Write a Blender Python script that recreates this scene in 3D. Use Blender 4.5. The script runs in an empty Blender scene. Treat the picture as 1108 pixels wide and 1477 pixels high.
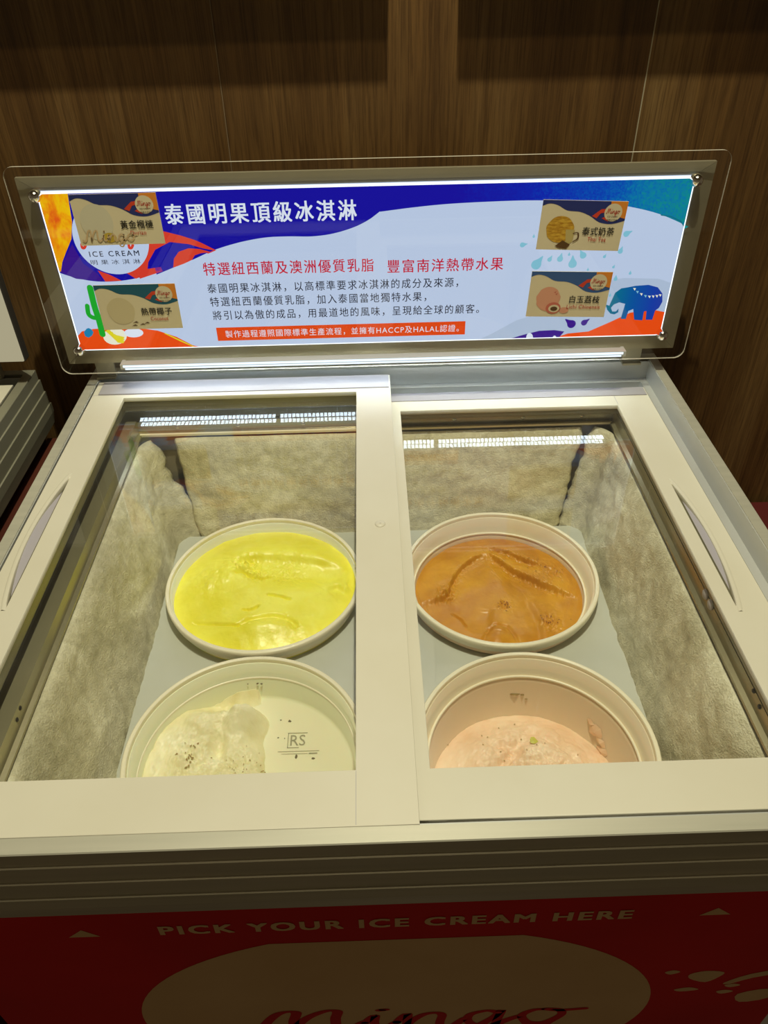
import bpy, bmesh, math, random
import numpy as np
from mathutils import Vector, Matrix, noise
C = bpy.context.scene.collection
PI = math.pi
random.seed(4)

# ------------------------------------------------------------------ camera
F_PX, PITCH, YAW, ROLL = 1117.06, 0.67526854, -0.0145618, -0.02005217
CAM = Vector((-0.00708, -0.26265, 0.49046))      # z = 0 is the top of the freezer
_f = Vector((-math.sin(YAW)*math.cos(PITCH), math.cos(YAW)*math.cos(PITCH), -math.sin(PITCH)))
_r = Vector((math.cos(YAW), math.sin(YAW), 0)); _u = _r.cross(_f)
A_ = math.cos(ROLL)*_r + math.sin(ROLL)*_u
B_ = -math.sin(ROLL)*_r + math.cos(ROLL)*_u
cam = bpy.data.cameras.new('camera'); cam.sensor_fit = 'VERTICAL'; cam.sensor_height = 36
cam.lens = F_PX/1477*36; cam.clip_start = 0.02
camo = bpy.data.objects.new('camera', cam); C.objects.link(camo)
camo.matrix_world = Matrix.Translation(CAM) @ Matrix((A_, B_, -_f)).transposed().to_4x4()
bpy.context.scene.camera = camo

def T(px, py, Y):                      # measured photo point -> (x, z) on the vertical plane y = Y
    d = _f + A_*(px-554)/F_PX - B_*(py-738.5)/F_PX
    t = (Y-CAM.y)/d.y
    return (CAM.x+d.x*t, CAM.z+d.z*t)

# ------------------------------------------------------------------ world, lamps, exposure
sc = bpy.context.scene
w = bpy.data.worlds.new('world'); sc.world = w; w.use_nodes = True
bg = w.node_tree.nodes['Background']; bg.inputs[0].default_value = (1, .76, .44, 1); bg.inputs[1].default_value = 0.078
vs = sc.view_settings; vs.view_transform = 'Standard'; vs.look = 'None'; vs.gamma = 1; vs.exposure = 0
vs.use_curve_mapping = False
WARM = (1.0, .985, .76)
def spot(name, loc, power, col, ang=110, blend=.6, rad=.012):
    l = bpy.data.lights.new(name, 'SPOT'); l.energy = power; l.color = col
    l.spot_size = math.radians(ang); l.spot_blend = blend; l.shadow_soft_size = rad
    o = bpy.data.objects.new(name, l); C.objects.link(o); o.location = loc; return o
SPOTS = [(.06, .0625, 1.66), (.06, .184, 1.66)]
spot('downlight_lamp', SPOTS[0], 17, (1, .86, .55)); spot('downlight_lamp', SPOTS[1], 76, WARM)
def area(name, loc, sx, sy, power, color=WARM, rot=(0, 0, 0)):
    l = bpy.data.lights.new(name, 'AREA'); l.shape = 'RECTANGLE'; l.size = sx; l.size_y = sy
    l.energy = power; l.color = color
    o = bpy.data.objects.new(name, l); C.objects.link(o); o.location = loc; o.rotation_euler = rot; return o
area('soft_fill_lamp', (0, .36, 1.675), 1.1, .24, 3.2)  # soft fill light, added out of view to lift the whole set

# ------------------------------------------------------------------ materials
def srgb(r, g, b):
    return tuple(((c/255)/12.92 if c/255 <= .04045 else ((c/255+.055)/1.055)**2.4) for c in (r, g, b)) + (1,)
def mat(name, col=(.5, .5, .5, 1), rough=.5, metal=0, **kw):
    m = bpy.data.materials.new(name); m.use_nodes = True
    b = m.node_tree.nodes['Principled BSDF']
    b.inputs['Base Color'].default_value = col; b.inputs['Roughness'].default_value = rough
    b.inputs['Metallic'].default_value = metal
    for k, v in kw.items(): b.inputs[k.replace('_', ' ')].default_value = v
    return m
def N(m, t, **kw):
    n = m.node_tree.nodes.new(t)
    for k, v in kw.items(): setattr(n, k, v)
    return n
def L(m, a, b): m.node_tree.links.new(a, b)
def coords(m, scale, rot=(0, 0, 0), kind='Object'):
    tc = N(m, 'ShaderNodeTexCoord'); mp = N(m, 'ShaderNodeMapping')
    mp.inputs['Scale'].default_value = scale; mp.inputs['Rotation'].default_value = rot
    L(m, tc.outputs[kind], mp.inputs[0]); return mp.outputs[0]
def ramp(m, src, stops):
    r = N(m, 'ShaderNodeValToRGB'); e = r.color_ramp.elements
    while len(e) < len(stops): e.new(.5)
    for i, (p, c) in enumerate(stops): e[i].position = p; e[i].color = c
    L(m, src, r.inputs[0]); return r.outputs[0]
def noisen(m, co, scale, detail=5, rough=.55, dist=0):
    n = N(m, 'ShaderNodeTexNoise'); n.inputs['Scale'].default_value = scale
    n.inputs['Detail'].default_value = detail; n.inputs['Roughness'].default_value = rough
    n.inputs['Distortion'].default_value = dist
    L(m, co, n.inputs['Vector']); return n.outputs[0]
def bump(m, src, strength=.3, dist=.002):
    b = N(m, 'ShaderNodeBump'); b.inputs['Strength'].default_value = strength; b.inputs['Distance'].default_value = dist
    L(m, src, b.inputs['Height']); L(m, b.outputs[0], m.node_tree.nodes['Principled BSDF'].inputs['Normal'])
def base(m, src): L(m, src, m.node_tree.nodes['Principled BSDF'].inputs['Base Color'])
def noisy(name, c1, c2, scale, rough=.5, metal=0, bs=.1, bd=.001, stretch=(1, 1, 1), lo=.35, hi=.65, **kw):
    m = mat(name, c1, rough, metal, **kw); co = coords(m, stretch)
    n = noisen(m, co, scale); base(m, ramp(m, n, [(lo, c1), (hi, c2)]))
    if bs: bump(m, n, bs, bd)
    return m

M = {}
# walnut veneer: fine vertical grain, broad tonal bands, pale streaks
m = mat('walnut_veneer', rough=.42); M['walnut'] = m
tc = N(m, 'ShaderNodeTexCoord'); oi = N(m, 'ShaderNodeObjectInfo')
add = N(m, 'ShaderNodeVectorMath', operation='ADD'); geo = N(m, 'ShaderNodeNewGeometry')
cx = N(m, 'ShaderNodeCombineXYZ'); mu = N(m, 'ShaderNodeMath', operation='MULTIPLY'); mu.inputs[1].default_value = 7
L(m, oi.outputs['Random'], mu.inputs[0]); L(m, mu.outputs[0], cx.inputs[1])
L(m, geo.outputs['Position'], add.inputs[0]); L(m, cx.outputs[0], add.inputs[1])
def mapped(s):
    mp = N(m, 'ShaderNodeMapping'); mp.inputs['Scale'].default_value = s; L(m, add.outputs[0], mp.inputs[0]); return mp.outputs[0]
broad = noisen(m, mapped((9, 1, .55)), 1.6, 3, .6, .6)
fine = noisen(m, mapped((95, 1, 1.6)), 2.2, 6, .65, .4)
pore = noisen(m, mapped((420, 1, 14)), 1.5, 3, .6)
c1 = ramp(m, broad, [(.28, (.100, .048, .014, 1)), (.5, (.142, .073, .022, 1)), (.62, (.172, .094, .031, 1)), (.76, (.235, .14, .05, 1))])
c2 = ramp(m, fine, [(.30, (.62, .58, .56, 1)), (.5, (.95, .94, .92, 1)), (.70, (1.22, 1.2, 1.14, 1))])
c3 = ramp(m, pore, [(.36, (.6, .56, .54, 1)), (.52, (1, 1, 1, 1))])
mx = N(m, 'ShaderNodeMix', data_type='RGBA', blend_type='MULTIPLY'); mx.inputs[0].default_value = 1
L(m, c1, mx.inputs[6]); L(m, c2, mx.inputs[7])
mx2 = N(m, 'ShaderNodeMix', data_type='RGBA', blend_type='MULTIPLY'); mx2.inputs[0].default_value = .8
L(m, mx.outputs[2], mx2.inputs[6]); L(m, c3, mx2.inputs[7]); base(m, mx2.outputs[2]); bump(m, fine, .08, .0006)

M['seam_light'] = mat('seam_light', (.42, .36, .24, 1), .5)
M['seam'] = mat('seam_edge', (.21, .14, .075, 1), .5)
M['lid_white'] = noisy('lid_white', srgb(213, 207, 188), srgb(208, 201, 180), 6, .38, bs=.03)
M['lid_groove'] = mat('handle_hollow', srgb(168, 162, 168), .45)
M['lid_cap'] = mat('lid_cap_strip', srgb(160, 155, 156), .4)
M['rim_white'] = mat('rim_white', srgb(244, 236, 210), .3)
M['trim'] = noisy('trim_aluminium', (.50, .48, .38, 1), (.57, .54, .43, 1), 3, .36, .35, bs=.05, stretch=(1, 30, 30))
M['inner_rail'] = noisy('inner_rail_metal', (.50, .50, .46, 1), (.58, .58, .54, 1), 3, .34, .35, bs=.03)
M['collar'] = noisy('collar_metal', (.26, .235, .14, 1), (.36, .33, .21, 1), 4, .27, .5, bs=.08)
M['underframe'] = noisy('underframe_metal', (.17, .155, .095, 1), (.22, .20, .13, 1), 4, .3, .4, bs=.02)
M['liner'] = noisy('liner', srgb(148, 138, 112), srgb(128, 116, 92), 7, .5)
M['screw'] = mat('screw_metal', (.62, .6, .55, 1), .25, 1)
M['chrome'] = mat('chrome', (.9, .88, .84, 1), .08, 1)
M['steel'] = noisy('brushed_backing', (.37, .33, .22, 1), (.44, .39, .27, 1), 2, .38, .5, bs=.02)
M['board'] = noisy('board_plastic', srgb(198, 200, 190), srgb(190, 192, 180), 9, .42, bs=.05)
M['tub_plastic'] = mat('tub_plastic', srgb(240, 232, 206), .35, Subsurface_Weight=.15, Subsurface_Scale=.01)
M['tub_warm'] = mat('tub_plastic_warm', srgb(232, 212, 182), .35, Subsurface_Weight=.15, Subsurface_Scale=.01)
M['tub_pale'] = mat('tub_plastic_pale', srgb(240, 236, 204), .35, Subsurface_Weight=.15, Subsurface_Scale=.01)
M['red'] = noisy('red_wrap', (.66, .002, .002, 1), (.56, .001, .002, 1), 5, .5, bs=.02, Specular_IOR_Level=.15)
M['maroon'] = mat('maroon_board', (.10, .008, .006, 1), .6)
M['trim_shaded'] = noisy('trim_shaded', (.27, .26, .185, 1), (.31, .29, .21, 1), 3, .4, .3, bs=.05)  # darker copy of the trim: the neighbour's shade is in the colour
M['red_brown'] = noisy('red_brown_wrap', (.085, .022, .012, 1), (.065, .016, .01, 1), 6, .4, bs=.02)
M['cream_print'] = noisy('cream_print', srgb(222, 186, 134), srgb(214, 176, 122), 8, .5, bs=0)
M['black'] = mat('black', (.012, .011, .01, 1), .5)
M['dark'] = mat('dark_finish', (.03, .025, .02, 1), .7)  # plain dark finish for cabinet base, baseboard and sign border
M['floor'] = noisy('floor_tile', srgb(96, 84, 70), srgb(80, 70, 58), 4, .4)
M['ceiling'] = noisy('ceiling_paint', srgb(200, 190, 175), srgb(192, 182, 168), 5, .8)
M['lamp_white'] = mat('lamp_housing', srgb(220, 218, 212), .4)
# frost: lumpy ice crust
def frost(name, ca, cb, cc):
    m = mat(name, rough=.55, Specular_IOR_Level=.6); co = coords(m, (1, 1, 1))
    n1 = noisen(m, co, 11, 6, .65, .5); n2 = noisen(m, co, 130, 4, .7); n3 = noisen(m, co, 520, 2, .6)
    c = ramp(m, n1, [(.34, ca), (.5, cb), (.66, cc)])
    sp = ramp(m, n2, [(.38, (.80, .79, .75, 1)), (.6, (1.05, 1.05, 1.05, 1))])
    mx = N(m, 'ShaderNodeMix', data_type='RGBA', blend_type='MULTIPLY'); mx.inputs[0].default_value = .7
    L(m, c, mx.inputs[6]); L(m, sp, mx.inputs[7]); base(m, mx.outputs[2])
    ad = N(m, 'ShaderNodeMath', operation='ADD'); L(m, n2, ad.inputs[0]); L(m, n3, ad.inputs[1]); bump(m, ad.outputs[0], .55, .0022)
    return m
M['frost'] = frost('frost_crust', srgb(186, 180, 150), srgb(212, 206, 176), srgb(236, 232, 206))
M['frost_back'] = frost('frost_crust_back', srgb(196, 186, 146), srgb(216, 208, 168), srgb(234, 228, 196))

def icecream(name, ca, cb, rough=.4, sc_=60, coat=.15, sss=.12):
    m = mat(name, rough=rough, Subsurface_Weight=sss, Subsurface_Scale=.003, Coat_Weight=coat, Coat_Roughness=.25)
    co = coords(m, (1, 1, 1)); n1 = noisen(m, co, sc_*.35, 5, .6, .3); n2 = noisen(m, co, sc_*6, 3, .6)
    base(m, ramp(m, n1, [(.35, ca), (.62, cb)])); bump(m, n2, .22, .0012); return m
M['durian'] = icecream('durian_ice', srgb(240, 230, 58), srgb(252, 246, 92))
M['tea'] = icecream('tea_ice', srgb(190, 126, 10), srgb(214, 154, 30), .36)
M['coconut'] = icecream('coconut_ice', srgb(232, 222, 168), srgb(250, 244, 208), .5)
M['lychee'] = icecream('lychee_ice', srgb(242, 206, 170), srgb(252, 228, 200), .5)
M['tea_dark'] = mat('tea_stain', srgb(120, 52, 10), .5)
M['fleck'] = mat('fleck', srgb(160, 136, 78), .7)
M['dirt'] = mat('dirt', srgb(104, 94, 64), .8)
M['lime'] = mat('lime_fleck', srgb(206, 204, 90), .5)
M['grey_print'] = mat('grey_print', srgb(150, 148, 118), .6)

def clear(name, tint, gloss_rough=.0, spec=.04, boost=1.0, dirt=0):
    """thin clear sheet: straight-through transparency plus Schlick mirror reflection, same for every ray"""
    m = bpy.data.materials.new(name); m.use_nodes = True; nt = m.node_tree; nt.nodes.clear()
    out = N(m, 'ShaderNodeOutputMaterial'); tr = N(m, 'ShaderNodeBsdfTransparent'); gl = N(m, 'ShaderNodeBsdfGlossy')
    tr.inputs[0].default_value = tint; gl.inputs['Roughness'].default_value = gloss_rough
    g = N(m, 'ShaderNodeNewGeometry'); dt = N(m, 'ShaderNodeVectorMath', operation='DOT_PRODUCT')
    L(m, g.outputs['Incoming'], dt.inputs[0]); L(m, g.outputs['Normal'], dt.inputs[1])
    ab = N(m, 'ShaderNodeMath', operation='ABSOLUTE'); L(m, dt.outputs['Value'], ab.inputs[0])
    om = N(m, 'ShaderNodeMath', operation='SUBTRACT'); om.inputs[0].default_value = 1; L(m, ab.outputs[0], om.inputs[1])
    pw = N(m, 'ShaderNodeMath', operation='POWER'); L(m, om.outputs[0], pw.inputs[0]); pw.inputs[1].default_value = 5
    ma = N(m, 'ShaderNodeMath', operation='MULTIPLY_ADD'); L(m, pw.outputs[0], ma.inputs[0])
    ma.inputs[1].default_value = (1-spec)*boost; ma.inputs[2].default_value = spec*boost; ma.use_clamp = True
    mix = N(m, 'ShaderNodeMixShader'); L(m, ma.outputs[0], mix.inputs[0]); L(m, tr.outputs[0], mix.inputs[1]); L(m, gl.outputs[0], mix.inputs[2])
    last = mix.outputs[0]
    if dirt:
        df = N(m, 'ShaderNodeBsdfDiffuse'); df.inputs[0].default_value = (.8, .78, .72, 1)
        co = coords(m, (1, 1, 1)); n = noisen(m, co, 9, 4, .6, .4)
        mr = N(m, 'ShaderNodeMapRange'); mr.inputs[1].default_value = .4; mr.inputs[2].default_value = .75
        mr.inputs[3].default_value = dirt*.35; mr.inputs[4].default_value = dirt; L(m, n, mr.inputs[0])
        mx = N(m, 'ShaderNodeMixShader'); L(m, mr.outputs[0], mx.inputs[0]); L(m, last, mx.inputs[1]); L(m, df.outputs[0], mx.inputs[2]); last = mx.outputs[0]
    L(m, last, out.inputs[0]); return m
M['glass'] = clear('lid_glass', (.985, .985, .975, 1), 0, .034, 1.0, .012)
M['acrylic'] = clear('clear_acrylic', (.97, .97, .96, 1), 0, .04, .8)
M['acrylic_edge'] = mat('acrylic_edge', (.62, .57, .46, 1), .3)

def emit(name, col, s=1.0, gradient=None):
    m = bpy.data.materials.new(name); m.use_nodes = True; nt = m.node_tree; nt.nodes.clear()
    out = N(m, 'ShaderNodeOutputMaterial'); e = N(m, 'ShaderNodeEmission'); e.inputs[0].default_value = col; e.inputs[1].default_value = s
    L(m, e.outputs[0], out.inputs[0])
    if gradient: L(m, gradient(m), e.inputs[0])
    return m
M['p_white'] = emit('print_white', srgb(190, 207, 236))
M['p_blue'] = emit('print_blue', srgb(20, 14, 160))
def g_teal(m):
    tc = N(m, 'ShaderNodeNewGeometry'); sp = N(m, 'ShaderNodeSeparateXYZ'); L(m, tc.outputs['Position'], sp.inputs[0])
    n = noisen(m, coords(m, (1, 1, 1)), 420, 4, .8); n2 = noisen(m, coords(m, (1, 1, 1)), 18, 3, .6)
    a = N(m, 'ShaderNodeMath', operation='MULTIPLY_ADD'); L(m, n, a.inputs[0]); a.inputs[1].default_value = .26; L(m, sp.outputs[0], a.inputs[2])
    b = N(m, 'ShaderNodeMath', operation='MULTIPLY_ADD'); L(m, n2, b.inputs[0]); b.inputs[1].default_value = .12; L(m, a.outputs[0], b.inputs[2])
    return ramp(m, b.outputs[0], [(.28, srgb(20, 14, 160)), (.38, srgb(8, 36, 176)), (.45, srgb(0, 76, 180)), (.51, srgb(2, 118, 172)), (.555, srgb(10, 140, 140))])
M['p_blue_teal'] = emit('print_blue_to_teal', (0, 0, 1, 1), 1, g_teal)
def g_gold(m):
    n = noisen(m, coords(m, (1, 1, .7)), 42, 5, .65, .5)
    return ramp(m, n, [(.36, srgb(238, 206, 14)), (.50, srgb(240, 178, 10)), (.60, srgb(234, 136, 14)), (.70, srgb(224, 90, 20))])
M['p_gold'] = emit('print_gold_wash', (1, .5, 0, 1), 1, g_gold)
def g_eleph(m):
    tc = N(m, 'ShaderNodeNewGeometry'); sp = N(m, 'ShaderNodeSeparateXYZ'); L(m, tc.outputs['Position'], sp.inputs[0])
    return ramp(m, sp.outputs[0], [(.29, srgb(10, 112, 140)), (.315, srgb(10, 84, 160)), (.34, srgb(24, 62, 168)), (.36, srgb(40, 60, 160))])
M['p_eleph'] = emit('print_elephant_blue', (0, .2, .6, 1), 1, g_eleph)
for k, c in dict(coral=(214, 62, 44), purple=(58, 22, 140), orange=(236, 78, 20), aqua=(128, 192, 214), green=(28, 168, 44),
                 leaf=(30, 130, 180), ink=(28, 30, 48), crimson=(196, 24, 54), banner=(226, 70, 14), letter=(222, 232, 248),
                 yellow=(226, 214, 40), pale=(176, 194, 220), cream=(236, 236, 214), teal=(10, 110, 130)).items():
    M['p_'+k] = emit('print_'+k, srgb(*c))
M['glow'] = emit('edge_glow', (.88, .95, 1, 1), 1.5)
M['led'] = emit('led_diode', (.74, .88, 1, 1), 23)
M['led_line'] = emit('led_cover_glow', (.78, .90, 1, 1), 1.25)
for k, c in dict(card=(228, 214, 178), card_navy=(38, 50, 118), card_teal=(22, 92, 116), card_blue=(54, 92, 152), card_orange=(232, 142, 48), card_red=(214, 66, 36),
                 card_cream=(226, 212, 176), card_ink=(36, 32, 24), card_print_red=(190, 60, 44), scoop_gold=(190, 140, 30),
                 scoop_pink=(224, 160, 130), scoop_white=(214, 198, 156), tea_brown=(96, 66, 30), mug=(196, 176, 110), card_cover=(216, 208, 180),
                 pink_deep=(206, 110, 90), brown_wash=(212, 182, 138), durian_y=(200, 170, 60)).items():
    M[k] = mat('ink_'+k, srgb(*c), .5)
M['scoop_gold'] = noisy('ink_scoop_gold', srgb(176, 120, 16), srgb(220, 176, 60), 160, .5, bs=0, stretch=(1, 1, 3))

# ------------------------------------------------------------------ helpers
def mesh_obj(name, verts, faces, m, parent=None, smooth=False, loc=None):
    me = bpy.data.meshes.new(name); me.from_pydata([tuple(v) for v in verts], [], faces); me.update()
    if m: me.materials.append(m)
    if smooth: me.polygons.foreach_set('use_smooth', [True]*len(me.polygons))
    o = bpy.data.objects.new(name, me); C.objects.link(o)
    if loc: o.location = loc
    if parent: o.parent = parent; 
    return o
def tag(o, label=None, cat=None, group=None, kind=None):
    for k, v in (('label', label), ('category', cat), ('group', group), ('kind', kind)):
        if v: o[k] = v
    return o
def empty(name, loc=(0, 0, 0), **k):
    o = bpy.data.objects.new(name, None); C.objects.link(o); o.location = loc; o.empty_display_size = .05; return tag(o, **k)
def local(o, parent):                  # parent keeping coordinates given in world space (parents are unrotated)
    o.parent = parent; p = parent; off = Vector((0, 0, 0))
    while p: off += p.location; p = p.parent
    o.location = Vector(o.location) - off
    return o
def box(name, x0, x1, y0, y1, z0, z1, m, parent=None, bev=0):
    x0, x1 = min(x0, x1), max(x0, x1)
    bm = bmesh.new()
    bmesh.ops.create_cube(bm, size=1)
    for v in bm.verts: v.co = Vector(((x0+x1)/2+v.co.x*(x1-x0), (y0+y1)/2+v.co.y*(y1-y0), (z0+z1)/2+v.co.z*(z1-z0)))
    if bev: bmesh.ops.bevel(bm, geom=bm.edges[:], offset=bev, segments=2, affect='EDGES', profile=.5)
    me = bpy.data.meshes.new(name); bm.to_mesh(me); bm.free(); me.materials.append(m)
    o = bpy.data.objects.new(name, me); C.objects.link(o)
    if parent: local(o, parent)
    return o
def ring(name, x0, x1, y0, y1, prof, m, parent=None, smooth=False):
    """profile (outward offset, z) swept round a rectangle, mitred corners"""
    x0, x1 = min(x0, x1), max(x0, x1)
    vs_, fs = [], []; n = len(prof)
    for sx, sy in ((-1, -1), (1, -1), (1, 1), (-1, 1)):
        X = x0 if sx < 0 else x1; Y = y0 if sy < 0 else y1
        for o_, z in prof: vs_.append((X+sx*o_, Y+sy*o_, z))
    for k in range(4):
        a, b = k*n, ((k+1) % 4)*n
        for i in range(n): j = (i+1) % n; fs.append((a+i, b+i, b+j, a+j))
    o = mesh_obj(name, vs_, fs, m)
    bm = bmesh.new(); bm.from_mesh(o.data); bmesh.ops.recalc_face_normals(bm, faces=bm.faces[:]); bm.to_mesh(o.data); bm.free()
    if parent: local(o, parent)
    return o
def lathe(name, prof, m, loc, parent=None, seg=96, cap=False):
    vs_, fs = [], []; n = len(prof)
    for k in range(seg):
        a = 2*PI*k/seg
        for r, z in prof: vs_.append((r*math.cos(a), r*math.sin(a), z))
    for k in range(seg):
        a, b = k*n, ((k+1) % seg)*n
        for i in range(n-1): fs.append((a+i, b+i, b+i+1, a+i+1))
    if cap:
        fs.append([k*n for k in range(seg)][::-1]); fs.append([k*n+n-1 for k in range(seg)])
    o = mesh_obj(name, vs_, fs, m, smooth=True, loc=loc)
    bm = bmesh.new(); bm.from_mesh(o.data); bmesh.ops.recalc_face_normals(bm, faces=bm.faces[:]); bm.to_mesh(o.data); bm.free()
    if parent: local(o, parent)
    return o
def holed(name, loops, depth, m, parent=None, bev=0):
    """2D outline with holes (x, y), extruded downwards by depth, top at z = 0 of the object"""
    cu = bpy.data.curves.new(name, 'CURVE'); cu.dimensions = '2D'; cu.fill_mode = 'BOTH'
    for lp in loops:
        s = cu.splines.new('POLY'); s.points.add(len(lp)-1); s.use_cyclic_u = True
        for p, (x, y) in zip(s.points, lp): p.co = (x, y, 0, 1)
    cu.extrude = depth/2; cu.bevel_depth = bev; cu.bevel_resolution = 1
    tmp = bpy.data.objects.new(name, cu); C.objects.link(tmp)
    dg = bpy.context.evaluated_depsgraph_get(); me = bpy.data.meshes.new_from_object(tmp.evaluated_get(dg))
    bpy.data.objects.remove(tmp)
    me.materials.clear(); me.materials.append(m)
    for v in me.vertices: v.co.z -= depth/2+bev
    o = bpy.data.objects.new(name, me); C.objects.link(o); return o
def circle(cx_, cy_, r, n=48, a0=0, a1=2*PI, ry=None):
    ry = ry or r
    return [(cx_+r*math.cos(a0+(a1-a0)*k/n), cy_+ry*math.sin(a0+(a1-a0)*k/n)) for k in range(n)]
def spline(pts, n=6, closed=False):
    out = []; P = list(pts); k = len(P); rng = k if closed else k-1
    for i in range(rng):
        if closed: p0, p1, p2, p3 = P[(i-1) % k], P[i], P[(i+1) % k], P[(i+2) % k]
        else: p0, p1, p2, p3 = P[max(i-1, 0)], P[i], P[i+1], P[min(i+2, k-1)]
        for j in range(n):
            t = j/n
            out.append(tuple(.5*((2*b)+(-a+c)*t+(2*a-5*b+4*c-d)*t*t+(-a+3*b-3*c+d)*t**3) for a, b, c, d in zip(p0, p1, p2, p3)))
    if not closed: out.append(tuple(P[-1]))
    return out
from mathutils.geometry import tessellate_polygon
def sheet(name, pts, y, m, parent=None, th=0):
    """flat print: (x, z) outline on the plane y, facing -y"""
    tri = tessellate_polygon([[Vector((x, z, 0)) for x, z in pts]])
    vs_ = [(x, y, z) for x, z in pts]; fs = [tuple(t) for t in tri]
    o = mesh_obj(name, vs_, fs, m)
    if parent: local(o, parent)
    return o
def text(name, body, x0, x1, zc, y, m, parent=None, h=None, bold=0, space=1.0, xf=None):
    """lettering fitted between x0 and x1, centred on zc; h forces the cap height"""
    cu = bpy.data.curves.new(name, 'FONT'); cu.body = body; cu.space_character = space; cu.resolution_u = 3
    tmp = bpy.data.objects.new(name, cu); C.objects.link(tmp)
    dg = bpy.context.evaluated_depsgraph_get(); me = bpy.data.meshes.new_from_object(tmp.evaluated_get(dg)); bpy.data.objects.remove(tmp)
    me.materials.clear(); me.materials.append(m)
    co = np.array([v.co[:] for v in me.vertices]); mn, mx_ = co.min(0), co.max(0)
    sx = (x1-x0)/(mx_[0]-mn[0]); sz = sx if h is None else h/(mx_[1]-mn[1]); zm = (mn[1]+mx_[1])/2
    for v in me.vertices:
        p = (x0+(v.co.x-mn[0])*sx, zc+(v.co.y-zm)*sz)
        if xf: p = xf(*p)
        v.co = (p[0], y, p[1])
    if bold:
        k = bold*sx*.8*(.075 if xf else 1); vs0 = [v.co.copy() for v in me.vertices]; fs0 = [tuple(p.vertices) for p in me.polygons]
        V, Fc = [], []
        for q, (dx, dz) in enumerate(((-k, -k*.6), (k, -k*.6), (-k, k*.6), (k, k*.6), (0, 0))):
            b0 = len(V); V += [(v.x+dx, v.y-q*.00001, v.z+dz) for v in vs0]; Fc += [tuple(i+b0 for i in f) for f in fs0]
        me = bpy.data.meshes.new(name); me.from_pydata(V, [], Fc); me.materials.append(m)
    o = bpy.data.objects.new(name, me); C.objects.link(o)
    if parent: local(o, parent)
    return o
def stroke(pts, wd):
    """outline polygon quads of a brush stroke with width list"""
    n = len(pts); out = []
    for i, p in enumerate(pts):
        a = pts[max(i-1, 0)]; b = pts[min(i+1, n-1)]; dx, dz = b[0]-a[0], b[1]-a[1]; l = math.hypot(dx, dz) or 1
        w_ = wd[i] if isinstance(wd, list) else wd
        out.append(((p[0]-dz/l*w_/2, p[1]+dx/l*w_/2), (p[0]+dz/l*w_/2, p[1]-dx/l*w_/2)))
    return out
def brush(name, strokes, y, m, parent=None, xf=lambda x, z: (x, z)):
    vs_, fs = [], []
    for pts, wd in strokes:
        s = stroke(spline(pts, 8), wd); b0 = len(vs_)
        for a, b in s: vs_ += [(xf(*a)[0], y, xf(*a)[1]), (xf(*b)[0], y, xf(*b)[1])]
        for i in range(len(s)-1): fs.append((b0+2*i, b0+2*i+1, b0+2*i+3, b0+2*i+2))
        for e in (s[0], s[-1]):
            c = ((e[0][0]+e[1][0])/2, (e[0][1]+e[1][1])/2); b1 = len(vs_)
            for (x, z) in circle(c[0], c[1], wd/2, 12): vs_.append((xf(x, z)[0], y-.00003, xf(x, z)[1]))
            fs.append(tuple(range(b1, b1+12)))
    o = mesh_obj(name, vs_, fs, m)
    if parent: local(o, parent)
    return o
# handwritten word on a unit baseline (x 0..5, z 0..1)
SCRIPT = [([(-.15, .15), (.0, .02), (.18, .25), (.42, .95), (.58, 1.12), (.68, 1.0), (.62, .45), (.6, .05)], .15),
          ([(.6, .1), (.85, .7), (1.1, 1.08), (1.24, 1.0), (1.2, .5), (1.22, .12), (1.38, .05), (1.6, .3)], .15),
          ([(1.6, .25), (1.75, .62), (1.74, .2), (1.85, .03), (2.05, .25)], .13),
          ([(1.83, .98), (1.88, 1.01)], .16),
          ([(2.05, .25), (2.2, .65), (2.18, .05)], .13),
          ([(2.18, .1), (2.42, .58), (2.6, .66), (2.68, .5), (2.66, .1), (2.82, .03), (3.0, .3)], .13),
          ([(3.45, .55), (3.3, .68), (3.08, .5), (3.05, .2), (3.2, .05), (3.4, .3), (3.5, .66), (3.42, -.1), (3.25, -.55), (3.02, -.5), (3.05, -.25), (3.5, .1), (3.8, .35)], .13),
          ([(4.15, .64), (3.95, .62), (3.8, .35), (3.9, .08), (4.15, .05), (4.35, .3), (4.3, .58), (4.1, .66), (4.3, .55), (4.65, .6)], .13)]

# ================================================================== the setting
def struct(o): o['kind'] = 'structure'; return o
WY = .72
wall = struct(empty('wall_back', (0, WY, 0)))
backing = box('panel_backing', -2.2, 2.2, WY+.012, WY+.06, -.88, 1.72, M['seam'], wall)
xs = [-2.2, -1.604, -1.125, -.646, -.1665, .3135, .793, 1.272, 1.751, 2.2]
for a, b in zip(xs[:-1], xs[1:]): box('veneer_panel', a+.0007, b-.0007, WY, WY+.0118, -.88, 1.72, M['walnut'], wall, bev=.0008)
for x, mk in ((.3135, 'seam_light'), (-.1665, 'seam')): box('seam_strip', x-.0006, x+.0006, WY-.0003, WY+.0116, -.88, 1.72, M[mk], wall)
struct(box('floor', -2.2, 2.2, -2.4, WY+.06, -.93, -.88, M['floor']))
struct(box('ceiling', -2.2, 2.2, -2.4, WY+.06, 1.72, 1.77, M['ceiling']))
struct(box('baseboard_back', -2.2, 2.2, WY-.012, WY-.0005, -.88, -.80, M['dark']))
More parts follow.
